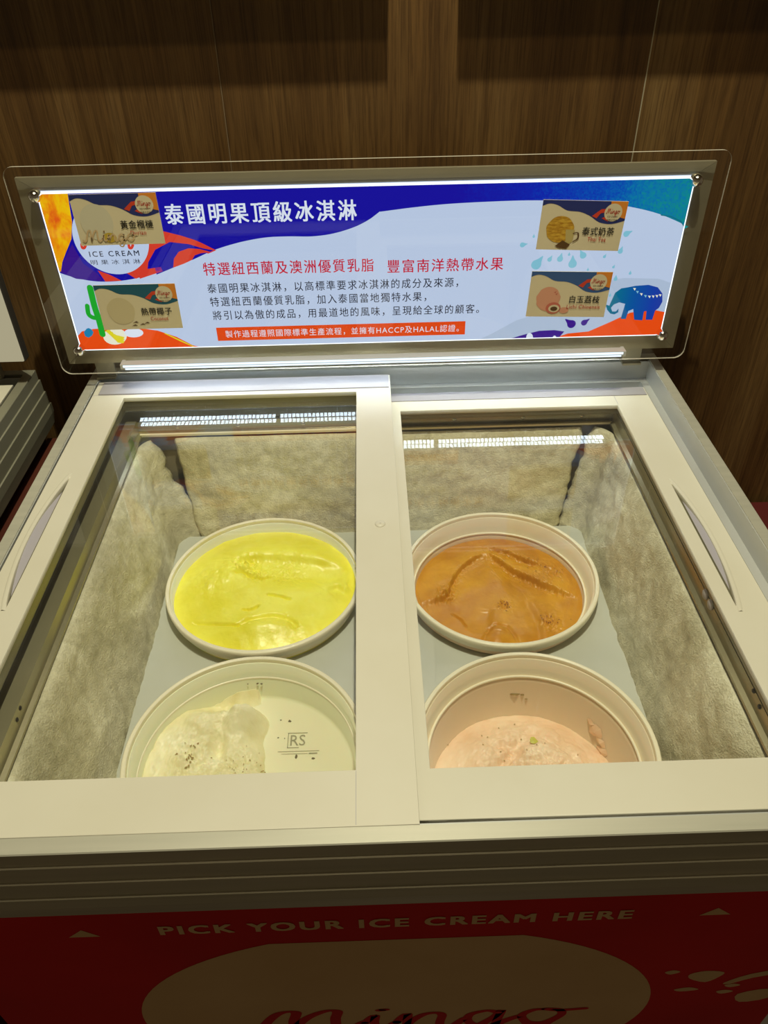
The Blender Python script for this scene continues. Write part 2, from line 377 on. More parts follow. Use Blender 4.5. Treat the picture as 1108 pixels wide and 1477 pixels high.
# two wall shelves above the frame whose shade falls on the veneer
for nm, a, b, lb in (('wall_shelf', -1.3, .0265, 'dark wall shelf above the sign, left of the lit strip of veneer'), ('wall_shelf', .0935, 1.3, 'dark wall shelf above the sign, right of the lit strip of veneer')):
    s = empty(nm, ((a+b)/2, WY, .520), label=lb, cat='shelf', group='wall shelves above the freezer')
    box('shelf_board', a, b, WY-.08, WY-.0005, .520, .545, M['walnut'], s, bev=.001)
    box('front_lip', a, b, WY-.0795, WY-.068, .5455, .60, M['walnut'], s, bev=.001)
for x, y, z in SPOTS:
    d = empty('downlight', (x, y, 1.72), label='small round ceiling downlight over the freezer, %s' % ('nearer the wall' if y > .1 else 'farther from the wall'), cat='light', group='ceiling downlights')
    lathe('housing', [(.05, 1.7195), (.05, 1.708), (.035, 1.706), (.03, 1.7195)], M['lamp_white'], (x, y, 0), d, 32)
d = empty('fill_light_panel', (0, .22, 1.72), label='flat white fill light panel added above the freezer, out of view', cat='light')  # housing invented for the added fill light
box('fill_housing', -.57, .57, -.05, .49, 1.7, 1.7195, M['lamp_white'], d) if False else box('fill_housing', -.57, .57, .235, .49, 1.69, 1.7195, M['lamp_white'], d)

# ================================================================== freezer
def crescent(xi, bulge, y0, y1, n=20):
    out = [(xi, y0), (xi, y1)]
    for k in range(1, n):
        t = k/n; y = y1+(y0-y1)*t
        out.append((xi+bulge*math.sin(PI*t)**.8, y))
    return out
def rect(x0, x1, y0, y1): return [(x0, y0), (x1, y0), (x1, y1), (x0, y1)]
def sub(o, parent, dz=0, base_x=0):
    o.location = (base_x, 0, dz); return local(o, parent)
def chest_freezer(ox, label, full):
    fz = empty('chest_freezer', (ox, .33, -.88), label=label, cat='freezer')
    X = lambda v: ox+(v if full else -v)       # the neighbour has its lids the other way round
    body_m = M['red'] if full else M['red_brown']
    # hollow cabinet shell
    ring('cabinet_body', X(-.363), X(.363), .012, .662, [(0, -.0835), (0, -.80), (-.012, -.80), (-.012, -.0835)], body_m, fz)
    box('cabinet_base', X(-.35), X(.35), .025, .65, -.80, -.79, M['dark'], fz)
    for sx in (-.32, .32):
        for y in (.06, .61):
            c = lathe('caster', [(.001, -.88), (.018, -.88), (.022, -.85), (.012, -.83), (.012, -.8)], M['black'], (X(sx), y, 0), fz, 20)
    # ribbed aluminium trim: each band steps out a little and shows a bright upward ledge
    ring('rim_trim', X(-.375), X(.375), 0, .675,
         [(-.012, 0), (-.0008, 0), (0, -.0008), (0, -.0150), (.0016, -.0158), (.0016, -.0335), (.0032, -.0343), (.0032, -.0525), (.0048, -.0533), (.0048, -.066), (.002, -.083), (-.011, -.083), (-.0125, -.02)], M['trim'] if full else M['trim_shaded'], fz)
    # inner runner: wall down, ledge, then collar into the tank
    ring('runner', X(-.3631), X(.3631), .0125, .6555, [(0, -.0012), (0, -.040), (-.0300, -.0405), (-.0300, -.0398), (-.011, -.0398), (-.0105, -.0260), (-.0012, -.0260), (-.001, -.0012)], M['inner_rail'], fz)
    ring('tank_lip', X(-.3631), X(.3631), .0125, .6555, [(-.0302, -.0398), (-.0302, -.0415), (-.0485, -.0415), (-.0490, -.058), (-.0505, -.058), (-.0505, -.0398)], M['collar'], fz)
    ring('collar', X(-.3145), X(.3105), .055, .603, [(0, -.0425), (0, -.0415), (-.0012, -.0415), (-.0015, -.056), (-.006, -.0575), (-.006, -.0605), (0, -.0605)], M['collar'], fz)
    box('collar_lip', X(-.314), X(.310), .5950, .5985, -.0598, -.0568, M['rim_white'], fz)
    # liner
    ring('liner', X(-.3165), X(.3125), .05, .607, [(0, -.061), (-.028, -.37), (-.020, -.38), (.006, -.061)], M['liner'], fz)
    box('tank_floor', X(-.30), X(.297), .068, .59, -.385, -.372, M['liner'], fz)
    # --- upper (left) lid
    la = rect(X(-.359), X(.0165), .0128, .6345)
    lo = rect(X(-.319), X(-.026), .055, .594)
    cr = crescent(X(-.3365), -.0125, .226, .432)
    lid = holed('sliding_lid', [la, lo[::-1], cr[::-1]] if full else [la, lo[::-1]], .0050, M['lid_white'], bev=.0004); sub(lid, fz)
    lid['label'] = 'left sliding lid in the upper track'
    g = box('glass_pane', X(-.3220), X(-.0230), .0520, .5970, -.0100, -.0064, M['glass'], lid)
    ring('underframe', X(-.322), X(-.023), .052, .597, [(.0001, -.0062), (.0335, -.0062), (.0335, -.0215), (.0001, -.0215)], M['underframe'], lid)
    if full:
        h = mesh_obj('handle_recess', [(x, y, -.0012-.0085*min(1, abs(x+.349)/.0125)) for x, y in cr], [tuple(t) for t in tessellate_polygon([[Vector((x, y, 0)) for x, y in cr]])], M['lid_groove']); local(h, lid)
        arc = cr[1:]+[cr[0]]
        rm = []
        vs_, fs = [], []
        for i, (x, y) in enumerate(arc):
            vs_ += [(x, y, .0001), (x-.0022, y, .0012), (x-.004, y, .0001)]
            if i: b = 3*i; fs += [(b-3, b-2, b+1, b), (b-2, b-1, b+2, b+1)]
        local(mesh_obj('handle_lip', vs_, fs, M['lid_white'], smooth=True), lid)
        b = lathe('plug_button', [(.0005, .0011), (.0044, .0009), (.0054, .0001), (.0054, -.001)], M['lid_white'], (X(-.0025), .331, 0), lid, 28)
        # mitre and joint lines of the upper lid
        for a_, b_, c_, d_ in ((-.359, .0165, .6135, .6141), (-.0268, -.0263, .6141, .634), (-.359, -.0264, .0545, .0549)):
            pass
        box('joint_line', X(-.0264), X(-.0260), .0135, .0548, .00001, .00012, M['lid_groove'], lid)
        box('joint_line', X(-.359), X(.0165), .6008, .6013, .00001, .00012, M['lid_groove'], lid)
        box('back_cap_strip', X(-.352), X(.0150), .6018, .6335, .0001, .0011, M['lid_cap'], lid)
    # --- lower (right) lid
    z = -.0245
    ra = rect(X(.0060), X(.3510), .0295, .627)
    ro = rect(X(.0280), X(.3065), .070, .585)
    cr2 = crescent(X(.3200), .0115, .221, .424)
    if full: lid2 = holed('sliding_lid', [ra, ro[::-1], cr2[::-1]], .0048, M['lid_white'], bev=.0006)
    else: lid2 = holed('sliding_lid', [ra, ro[::-1]], .0048, M['lid_white'], bev=.0006)
    sub(lid2, fz, z); lid2['label'] = 'right sliding lid in the lower track'
    box('glass_pane', X(.0255), X(.3090), .0675, .5875, z-.0090, z-.0055, M['glass'], lid2)
    ring('underframe', X(.0255), X(.3090), .0675, .5875, [(.0001, z-.0054), (.0190, z-.0054), (.0190, z-.0150), (.0001, z-.0150)], M['underframe'], lid2)
    if full:
        h = mesh_obj('handle_recess', [(x, y, z-.0012-.0085*min(1, abs(x-.3315)/.0115)) for x, y in cr2], [tuple(t) for t in tessellate_polygon([[Vector((x, y, 0)) for x, y in cr2]])], M['lid_groove']); local(h, lid2)
        arc = cr2[1:]+[cr2[0]]; vs_, fs = [], []
        for i, (x, y) in enumerate(arc):
            vs_ += [(x, y, z+.0001), (x+.0022, y, z+.0012), (x+.004, y, z+.0001)]
            if i: b = 3*i; fs += [(b-3, b, b+1, b-2), (b-2, b+1, b+2, b-1)]
        local(mesh_obj('handle_lip', vs_, fs, M['lid_white'], smooth=True), lid2)
        box('back_cap_strip', X(.0180), X(.3495), .6070, .6262, z+.0001, z+.0011, M['lid_cap'], lid2)
        box('joint_line', X(.3065), X(.3070), .586, .6065, z+.00001, z+.00012, M['lid_groove'], lid2)
        # screws and plugs on the collar
        for x, y, zz in ((-.3128, .144, -.047), (-.3128, .154, -.0445), (.3088, .132, -.0455), (.3088, .146, -.0425)):
            s = lathe('screw', [(.0003, .0012), (.0018, .0009), (.0022, 0)], M['black'], (0, 0, 0), None, 14)
            s.rotation_euler = (0, PI/2 if x < 0 else -PI/2, 0); s.location = (x, y, zz); local(s, fz)
        for y, zz in ((.262, -.043), (.248, -.043)):
            s = lathe('plug_button', [(.0003, .0018), (.0045, .0014), (.0055, 0)], M['lid_groove'], (0, 0, 0), None, 20)
            s.rotation_euler = (0, -PI/2, 0); s.location = (.3088, y, zz); local(s, fz)
        for x in (-.262, -.183, -.098, .10, .19, .268):
            s = lathe('screw', [(.0003, .0014), (.0022, .001), (.0028, 0)], M['screw'], (0, 0, 0), None, 16)
            s.rotation_euler = (PI/2, 0, 0); s.location = (x, .6012, -.050); local(s, fz)
    return fz
fz = chest_freezer(0, 'red ice cream chest freezer with two white framed glass lids, in the centre', True)

# frost crust on the four tank walls (ragged sheets of ice)
def frost_wall(name, fn, nu, nv, m, seed, amp=.006, hollow=None):
    vs_, fs = [], []
    for j in range(nv+1):
        for i in range(nu+1):
            u, v = i/nu, j/nv
            p, nrm = fn(u, v)
            n = noise.fractal(Vector((p[0]*9+seed, p[1]*9, p[2]*9)), 1, 2.1, 4)*.9 + noise.fractal(Vector((p[0]*75+seed, p[1]*75, p[2]*75)), 1, 2, 4)*.34
            th = amp*(1.0+n)
            edge = min(1, v/.05, (1-v)/.03, u/.025, (1-u)/.025)
            th *= max(0, edge)**.5
            vs_.append(tuple(Vector(p)+Vector(nrm)*th))
    for j in range(nv):
        for i in range(nu):
            a = j*(nu+1)+i; fs.append((a, a+1, a+nu+2, a+nu+1))
    o = mesh_obj(name, vs_, fs, m, smooth=True); local(o, fz)
    bm = bmesh.new(); bm.from_mesh(o.data); bmesh.ops.solidify(bm, geom=bm.faces[:], thickness=.002); bm.to_mesh(o.data); bm.free()
    return o
def rag(v, s, a=.006): return a*noise.noise(Vector((v*9, s, 0)))+a*.5*noise.noise(Vector((v*30, s, 2)))
# wall line at height z: half width / back y shrink with depth
def inx(z): return .3155-(-.061-z)*.0906*1.0
def corner(x, z, u, v, s, gap, seed):
    """straight along the wall, then round the back corner"""
    yb = (.598-(-.066-z)*.335 if z > -.2 else .553-(-.2-z)*.04); r = .034; ys = yb-r; L1 = ys-.062; L2 = r*PI/2-gap+rag(v, seed, .008)
    d = u*(L1+L2)
    if d < L1: return (x, .062+d, z), (s, 0, .12)
    a = min((d-L1)/r, PI/2); return (x+s*r*(1-math.cos(a)), ys+r*math.sin(a), z), (s*math.cos(a), -math.sin(a), .12)
def fl(u, v):      # left wall, u along y, v downward
    z = -.0635-.3025*v; x = -.3105+(-.066-z)*.245 if z > -.2 else -.2777+(-.2-z)*.04
    return corner(x, z, u, v, 1, .030*max(0, .75-v*2.6), 1)
def fr(u, v):
    z = -.0635-.3025*v; x = .3065-(-.066-z)*.235 if z > -.2 else .2750-(-.2-z)*.04
    return corner(x, z, u, v, -1, .012*max(0, 1-v*3), 5)
def fb(u, v):
    z = -.064-.302*v; y = .596-(-.066-z)*.335 if z > -.2 else .551-(-.2-z)*.04
    top = max(0, 1-v*3.4)
    wx = .3105-(-.066-z)*.245 if z > -.2 else .2777
    xa = -wx+.034+.012*top+rag(v, 9, .008); xb = wx-.038-.006*top+rag(v, 12, .008)
    return (xa+(xb-xa)*u, y, z), (0, -1, .12)
def ff(u, v):
    z = -.07-.295*v; y = .064+(-.066-z)*.1; return (-.27+.54*u, y, z), (0, 1, .1)
frost_wall('frost_sheet', fl, 130, 70, M['frost'], 3)
frost_wall('frost_sheet', fr, 130, 70, M['frost'], 17)
frost_wall('frost_sheet', fb, 150, 70, M['frost_back'], 31)
frost_wall('frost_sheet', ff, 60, 30, M['frost'], 47)

# ------------------------------------------------------------------ board and tubs
TUBS = {'durian': (-.1455, .4315), 'tea': (.1445, .4300), 'coconut': (-.1420, .1895), 'lychee': (.1445, .1840)}
board_loops = [rect(-.2715, .2705, .09, .5445)] + [circle(cx_, cy_, .1115, 64)[::-1] for cx_, cy_ in TUBS.values()]
bd = holed('tub_board', board_loops, .008, M['board'], bev=.0008); bd.location = (0, 0, -.1895)
tag(bd, 'pale grey white plastic board with round holes around the four tubs', 'board')
def tub(key, label, m, floor=-.355, tilt=0):
    cx_, cy_ = TUBS[key]
    t = empty('ice_cream_tub', (cx_, cy_, -.371), label=label, cat='tub', group='round ice cream tubs')
    fl_ = floor
    lathe('tub_wall', [(.001, -.371), (.096, -.371), (.100, -.367), (.1095, -.1985), (.1095, -.1885), (.1145, -.1850), (.1150, -.170),
                       (.1125, -.170), (.1122, -.1880), (.1062, -.1925), (.1040, -.2000), (.0965, -.355), (.09, -.360), (.001, -.360)] if floor < -.3 else
          [(.001, -.371), (.096, -.371), (.100, -.367), (.1095, -.1985), (.1095, -.1885), (.1145, -.1850), (.1150, -.170),
           (.1125, -.170), (.1122, -.1880), (.1085, -.1915), (.1072, floor+.004), (.1045, floor), (.001, floor)], m, (cx_, cy_, 0), t, 112)
    lathe('tub_rim', [(.1165, -.1655), (.1180, -.1648), (.1193, -.1662), (.1195, -.1700), (.1182, -.1765), (.1155, -.1765), (.1140, -.1700), (.1144, -.1662), (.1146, -.1648), (.1165, -.1655)], M['rim_white'], (cx_, cy_, 0), t, 112)
    if key != 'durian': lathe('inner_bead', [(.1075, -.1916), (.1070, -.1902), (.1055, -.1897), (.1046, -.1908), (.1049, -.1925), (.1060, -.1935)] if floor < -.3 else [(.1115, -.1905), (.1108, -.1890), (.1093, -.1886), (.1083, -.1897), (.1085, -.1915)], M['rim_white'], (cx_, cy_, 0), t, 112)
    return t
tub('durian', 'white round tub of yellow ice cream, behind on the left', M['tub_pale'])
tub('tea', 'white round tub of orange brown ice cream, behind on the right', M['tub_warm'])
tc_ = tub('coconut', 'nearly empty white round tub in front on the left, its stamped bottom showing', M['tub_pale'], floor=-.222)
tub('lychee', 'white round tub of pale pink ice cream, in front on the right', M['tub_warm'])

GAIN = 2.2
def surf(name, key, R_, z0, hf, m, label, ncol=None, nr=165, na=340):
    cx_, cy_ = TUBS[key]
    vs_ = [(0, 0)]
    for i in range(1, nr+1):
        for k in range(na):
            a = 2*PI*k/na; r = R_*(i/nr)**.85
            vs_.append((r*math.cos(a), r*math.sin(a)))
    P = np.array(vs_); H = hf(P[:, 0], P[:, 1])*GAIN
    nz = np.array([noise.fractal(Vector((x*45, y*45, z0*10)), 1, 2, 4) for x, y in vs_])
    nw = np.array([noise.noise(Vector((x*16+z0*90, y*34, 1))) + .6*noise.noise(Vector((x*60+y*25, y*30-x*10, z0*50))) for x, y in vs_])
    H = H+nz*.0009+nw*.0016
    if key == 'coconut': H = np.maximum(H, -.0060)
    V = [(x, y, h) for (x, y), h in zip(vs_, H)]
    fs = [(0, 1+k, 1+(k+1) % na) for k in range(na)]
    for i in range(nr-1):
        a, b = 1+i*na, 1+(i+1)*na
        for k in range(na): k2 = (k+1) % na; fs.append((a+k, b+k, b+k2, a+k2))
    # underside so that it is a solid plug of ice cream
    bb = 1+(nr-1)*na; n0 = len(V)
    dz = -.0002 if key == 'coconut' else -.02
    for k in range(na): V.append((V[bb+k][0]*.97, V[bb+k][1]*.97, min(H.min(), V[bb+k][2])+dz))
    for k in range(na): k2 = (k+1) % na; fs.append((bb+k, n0+k, n0+k2, bb+k2))
    fs.append(tuple(n0+k for k in range(na))[::-1])
    o = mesh_obj(name, V, fs, m, smooth=True, loc=(cx_, cy_, z0)); return tag(o, label, 'ice cream')
def near(px, py, pl):
    """distance, signed side and position along a polyline"""
    best = np.full(px.shape, 1e9); side = np.zeros(px.shape); tt = np.zeros(px.shape); n = len(pl)-1
    for i in range(n):
        (ax, ay), (bx, by) = pl[i], pl[i+1]; dx, dy = bx-ax, by-ay; l2 = dx*dx+dy*dy
        t = np.clip(((px-ax)*dx+(py-ay)*dy)/l2, 0, 1); qx, qy = ax+t*dx, ay+t*dy
        d = np.hypot(px-qx, py-qy); s = np.sign(dx*(py-ay)-dy*(px-ax)); u = d < best
        best = np.where(u, d, best); side = np.where(u, s, side); tt = np.where(u, (i+t)/n, tt)
    return best, side, tt
def groove(px, py, pl, A, wd): d, s, t = near(px, py, pl); return -A*np.exp(-(d/wd)**2)*np.clip(np.minimum(t, 1-t)*8+.15, 0, 1)
def step(px, py, pl, A, wd, W): d, s, t = near(px, py, pl); return A*np.tanh(s*d/wd)*np.exp(-(d/W)**2)*np.clip(np.minimum(t, 1-t)*6+.1, 0, 1)
def gb(px, py, x, y, A, rx, ry=None, rot=0):
    ry = ry or rx; c, s = math.cos(rot), math.sin(rot); X, Y = (px-x)*c+(py-y)*s, -(px-x)*s+(py-y)*c
    return A*np.exp(-(X/rx)**2-(Y/ry)**2)
def lump(px, py, x, y, rad, A, fr_=260, seed=0):
    n = np.array([noise.fractal(Vector((a*fr_, b*fr_, seed)), 1, 2.1, 4) if (a-x)**2+(b-y)**2 < (rad*2.2)**2 else 0 for a, b in zip(px, py)])
    return A*n*np.exp(-(((px-x)**2+(py-y)**2)/rad**2))
def wob(pl, a=.0012, f=300, seed=0):
    return [(x+a*noise.noise(Vector((x*f, y*f, seed))), y+a*noise.noise(Vector((x*f, y*f, seed+5)))) for x, y in spline(pl, 7)]
def h_durian(x, y):
    r = np.hypot(x, y); h = .004-.006*(r/.112)**4
    E1 = wob([(-.037, .036), (-.030, .047), (.0, .047), (.045, .042), (.100, .030)]); h += step(x, y, E1, .0022, .0045, .034)
    h += step(x, y, wob([(.075, -.012), (.088, .0), (.098, -.008), (.107, -.004)]), .002, .003, .016)
    h += gb(x, y, .055, .012, -.0035, .06, .018, -.1)
    h += lump(x, y, -.028, .032, .014, .0036, 130, 1) + lump(x, y, -.012, .016, .011, .0022, 200, 3) + lump(x, y, -.066, .012, .022, .0018, 80, 4) + lump(x, y, .02, .022, .022, .0007, 300, 5)
    h += groove(x, y, wob([(-.041, .019), (-.028, .021), (-.019, .012), (-.006, .012), (.006, .016)]), .0035, .0022)
    h += groove(x, y, wob([(.004, -.020), (.020, -.024), (.034, -.030)]), .002, .0016)
    h += groove(x, y, wob([(-.082, -.055), (-.055, -.062), (-.03, -.068), (-.022, -.070)]), .0024, .0018)
    h += gb(x, y, .006, -.072, .0030, .030, .012, .1) + groove(x, y, wob([(-.026, -.071), (-.008, -.060), (.014, -.056), (.034, -.062), (.044, -.074)]), .0022, .0035)
    h += groove(x, y, wob([(-.024, -.044), (-.014, -.044), (-.004, -.038)]), .0022, .0016)
    h += gb(x, y, -.05, .02, .002, .03, .02, .6)+gb(x, y, -.07, -.03, -.002, .02, .03)
    return h
def rough_edge(x, y, pl, A, wd, seed):
    d, s_, t = near(x, y, pl); k = np.exp(-(d/wd)**2)*np.clip(np.minimum(t, 1-t)*8+.1, 0, 1)
    n = np.array([noise.fractal(Vector((a*420, b*420, seed)), 1, 2.1, 4) if q > .03 else 0 for a, b, q in zip(x, y, k)]); return A*n*k
def cliff(x, y, pl, A, wd, W, side=1):
    """one side of the line stands higher with a torn edge and slopes back down"""
    d, s_, t = near(x, y, pl); s_ = s_*side; e = np.clip(np.minimum(t, 1-t)*5+.05, 0, 1)
    cr = np.array([.35+.65*abs(noise.noise(Vector((a*160, b*160, 3)))*2) if q < .01 else 0 for a, b, q in zip(x, y, d)])
    return A*e*(.55*np.tanh(s_*d/wd)*np.exp(-(d/W)**2) - .75*cr*np.exp(-(d/(wd*.75))**2))
def h_tea(x, y):
    r = np.hypot(x, y); h = .0015-.002*(r/.104)**4
    L1 = wob([(-.100, -.016), (-.082, -.014), (-.064, -.004), (-.056, .018), (-.042, .042), (-.022, .060), (-.006, .067)], .0016, 200)
    L2 = wob([(-.004, .067), (.004, .055), (.020, .036), (.040, .022), (.062, .004), (.098, -.014)], .0016, 200)
    L3 = wob([(-.004, .080), (.016, .072), (.030, .060), (.048, .050), (.060, .046)], .0020, 220)
    h += cliff(x, y, L1, .0034, .0016, .030) + cliff(x, y, L2, .0044, .0014, .032) + cliff(x, y, L3, .0030, .0011, .018)
    h += rough_edge(x, y, L1, .0008, .005, 1)+rough_edge(x, y, L2, .0012, .005, 2)+rough_edge(x, y, L3, .0014, .006, 3)
    h += gb(x, y, -.002, .030, .0030, .022, .050)-gb(x, y, -.03, -.04, .0015, .03)
    h += lump(x, y, -.066, -.002, .010, .0035, 260, 2)+lump(x, y, .07, .032, .016, .0022, 200, 7)
    h += lump(x, y, .004, -.026, .007, .0030, 330, 9)+lump(x, y, .055, -.056, .012, .0025, 280, 12)
    h += gb(x, y, -.010, -.078, .0028, .016, .022) + groove(x, y, wob([(-.030, -.092), (-.026, -.074), (-.014, -.058), (.002, -.060), (.008, -.074), (.012, -.090)]), .0014, .0022)
    h += step(x, y, wob([(.040, -.090), (.042, -.05), (.034, -.015)]), -.0012, .003, .012)
    h += step(x, y, wob([(-.012, -.03), (-.016, -.05), (-.018, -.07)]), .0010, .003, .012)
    h += groove(x, y, wob([(-.062, -.032), (-.052, -.042), (-.046, -.056)]), .0016, .0013)
    return h
def h_coco(x, y):
    # thick on the left, scraped bare on the right where the tub bottom shows
    bx = .012+.018*np.tanh((-.02-y)/.02)
    h = .009*np.tanh((bx+.016-x)/.011)-.0012
    h += np.where(np.hypot(x, y) > .09, 0, 0)
    h += gb(x, y, -.012, .062, .010, .022, .018, .3)+gb(x, y, .002, .048, -.006, .013, .020, -.6)
    h += gb(x, y, -.055, .05, .005, .022, .02)-gb(x, y, -.036, .035, .006, .010, .028)
    h += gb(x, y, .030, -.012, .006, .030, .012)+gb(x, y, -.02, .09, -.012, .05, .014)
    h += lump(x, y, -.06, .02, .045, .0030, 60, 2)+lump(x, y, -.065, .01, .03, .0013, 180, 3)+lump(x, y, -.01, .0, .035, .0022, 90, 4)+lump(x, y, -.03, .07, .03, .0022, 120, 8)+lump(x, y, .03, -.015, .02, .0018, 200, 9)
    h -= .010*np.clip((np.hypot(x, y)-.098)/.01, 0, 1)*(x > 0)
    return h
def h_lychee(x, y):
    r = np.hypot(x, y); h = .005-.006*(r/.1)**3
    h += lump(x, y, .0, .03, .05, .0042, 50, 2)+lump(x, y, -.04, .0, .04, .0030, 60, 6)+lump(x, y, .05, .01, .04, .0030, 70, 9)+lump(x, y, .0, .03, .05, .0008, 220, 12)
    h += gb(x, y, .02, .035, .004, .025, .018)+gb(x, y, -.045, .045, .004, .02, .02)-gb(x, y, -.012, .025, .004, .012, .03, .8)
    h += step(x, y, wob([(-.05, .02), (-.03, .03), (-.01, .05), (.0, .062)]), .0012, .002, .012)
    return h
surf('durian_ice_cream', 'durian', .1128, -.1800, h_durian, M['durian'], 'bright lemon yellow ice cream with scooped ridges in the back left tub')
tea = surf('tea_ice_cream', 'tea', .1042, -.2000, h_tea, M['tea'], 'orange brown ice cream with cracked ridges in the back right tub')
coc = surf('coconut_ice_cream', 'coconut', .1070, -.2165, h_coco, M['coconut'], 'leftover cream white ice cream scraped to one side in the front left tub')
lyc = surf('lychee_ice_cream', 'lychee', .1015, -.2520, h_lychee, M['lychee'], 'pale pink ice cream in flaky lumps in the front right tub')

def bits(name, parent, pts, m, seed=1):
    rnd = random.Random(seed); vs_, fs = [], []
    for x, y, z, s in pts:
        n = 7; b = len(vs_); st = 1+rnd.random(); ro = rnd.random()*PI
        for k in range(n):
            a = 2*PI*k/n; r = s*(.6+.6*rnd.random()); ux, uy = r*math.cos(a)*st, r*math.sin(a)
            vs_.append((x+ux*math.cos(ro)-uy*math.sin(ro), y+ux*math.sin(ro)+uy*math.cos(ro), z))
        vs_.append((x, y, z+s*.35)); fs += [(b+k, b+(k+1) % n, b+n) for k in range(n)]
    o = mesh_obj(name, vs_, fs, m); local(o, parent); o['kind'] = 'stuff'; return o
cx_, cy_ = TUBS['coconut']
bits('dirt_speck', tc_, [(cx_+.024, cy_+.075, -.2219, .0010), (cx_+.034, cy_+.073, -.2219, .0019), (cx_+.023, cy_+.052, -.2218, .0008), (cx_+.030, cy_+.051, -.2219, .0008),
     (cx_+.044, cy_+.028, -.2219, .0016), (cx_+.062, cy_+.025, -.2219, .0013)], M['dirt'])
# moulded stamp on the tub bottom
def onfloor(o, x, y, z, s=1.0):
    for v in o.data.vertices: v.co = (v.co.x, v.co.z, 0)
    o.location = (x, y, z); local(o, tc_); return o
st = text('stamp_letters', 'RS', -.0075, .0085, 0, 0, M['grey_print'], h=.0135); onfloor(st, cx_+.044, cy_+.048, -.2215)
for nm, a, b, c, d in (('stamp_frame', -.0105, .0105, .0088, .0096), ('stamp_frame', -.0105, .002, -.0096, -.0088), ('stamp_frame', -.0105, -.0097, -.0096, .0096),
                       ('stamp_line', -.020, .024, -.0140, -.0134), ('stamp_line', -.016, .012, -.0170, -.0165), ('stamp_line', .013, .022, -.0175, -.0160)):
    local(mesh_obj(nm, [(cx_+.044+a, cy_+.048+c, -.2215), (cx_+.044+b, cy_+.048+c, -.2215), (cx_+.044+b, cy_+.048+d, -.2215), (cx_+.044+a, cy_+.048+d, -.2215)], [(0, 1, 2, 3)], M['grey_print']), tc_)
def crumbs(name, host, key, hf, pts, m, seed=3):
    cx_, cy_ = TUBS[key]; P = np.array([(p[0], p[1]) for p in pts]); H = hf(P[:, 0], P[:, 1])*GAIN
    return bits(name, host, [(cx_+p[0], cy_+p[1], host.location.z+h+.0010, p[2]) for p, h in zip(pts, H)], m, seed)
rn = random.Random(9)
crumbs('brown_fleck', coc, 'coconut', h_coco, [(-.062+rn.gauss(0, .006), .018+rn.gauss(0, .014), .0006+.0006*rn.random()) for _ in range(26)]
       + [(.018+rn.gauss(0, .008), .008+rn.gauss(0, .003), .0008) for _ in range(12)] + [(-.012+rn.gauss(0, .016), .006+rn.gauss(0, .010), .0005) for _ in range(18)], M['fleck'])
crumbs('brown_fleck', tea, 'tea', h_tea, [(.006+rn.gauss(0, .004), -.024+rn.gauss(0, .007), .0007) for _ in range(14)] + [(.056+rn.gauss(0, .008), -.052+rn.gauss(0, .004), .0008) for _ in range(16)]
       + [(.058+rn.gauss(0, .012), .035+rn.gauss(0, .012), .0007) for _ in range(12)], M['tea_dark'])
crumbs('lime_fleck', lyc, 'lychee', h_lychee, [(.014, .052, .0045), (.016, .060, .0030)], M['lime'])
crumbs('brown_fleck', lyc, 'lychee', h_lychee, [(rn.gauss(0, .035), .045+rn.gauss(0, .02), .0007) for _ in range(16)], M['fleck'])
# stains on the tub walls
def wall_bits(name, key, host, lst, m, seed):
    cx_, cy_ = TUBS[key]; rnd = random.Random(seed); vs_, fs = [], []
    for ang, z, s, st_ in lst:
        r = .1040-(-.2-z)*.0484-.0004 if z < -.2 else .1062
        if key == 'coconut': r = .1075
        b = len(vs_); n = 9
        for k in range(n):
            a = 2*PI*k/n; q = s*(.6+.6*rnd.random()); du = q*math.cos(a)*st_; dz = q*math.sin(a)
            aa = ang+du/r; vs_.append((cx_+(r+dz*.0484)*math.cos(aa), cy_+(r+dz*.0484)*math.sin(aa), z+dz))
        vs_.append((cx_+(r-.0008-s*.2)*math.cos(ang), cy_+(r-.0008-s*.2)*math.sin(ang), z)); fs += [(b+k, b+(k+1) % n, b+n) for k in range(n)]
    o = mesh_obj(name, vs_, fs, m); local(o, host); o['kind'] = 'stuff'; return o
lt = [o for o in bpy.data.objects if o.name.startswith('ice_cream_tub')]
wall_bits('stain', 'lychee', lt[3], [(PI/2+.0, -.2185, .0022, 2.4), (PI/2-.08, -.219, .0016, 1.5), (PI/2-.13, -.226, .0013, 1.6)], M['fleck'], 2)
wall_bits('stuck_ice', 'lychee', lt[3], [(.62, -.232, .010, .9), (.52, -.240, .008, 1), (.7, -.226, .006, 1), (.48, -.25, .008, 1)], M['lychee'], 5)
wall_bits('dirt_speck', 'coconut', tc_, [(PI/2-.02, -.199, .0014, 1.2), (PI/2+.02, -.198, .0015, 1), (PI/2+.12, -.1975, .0009, 1)], M['dirt'], 7)

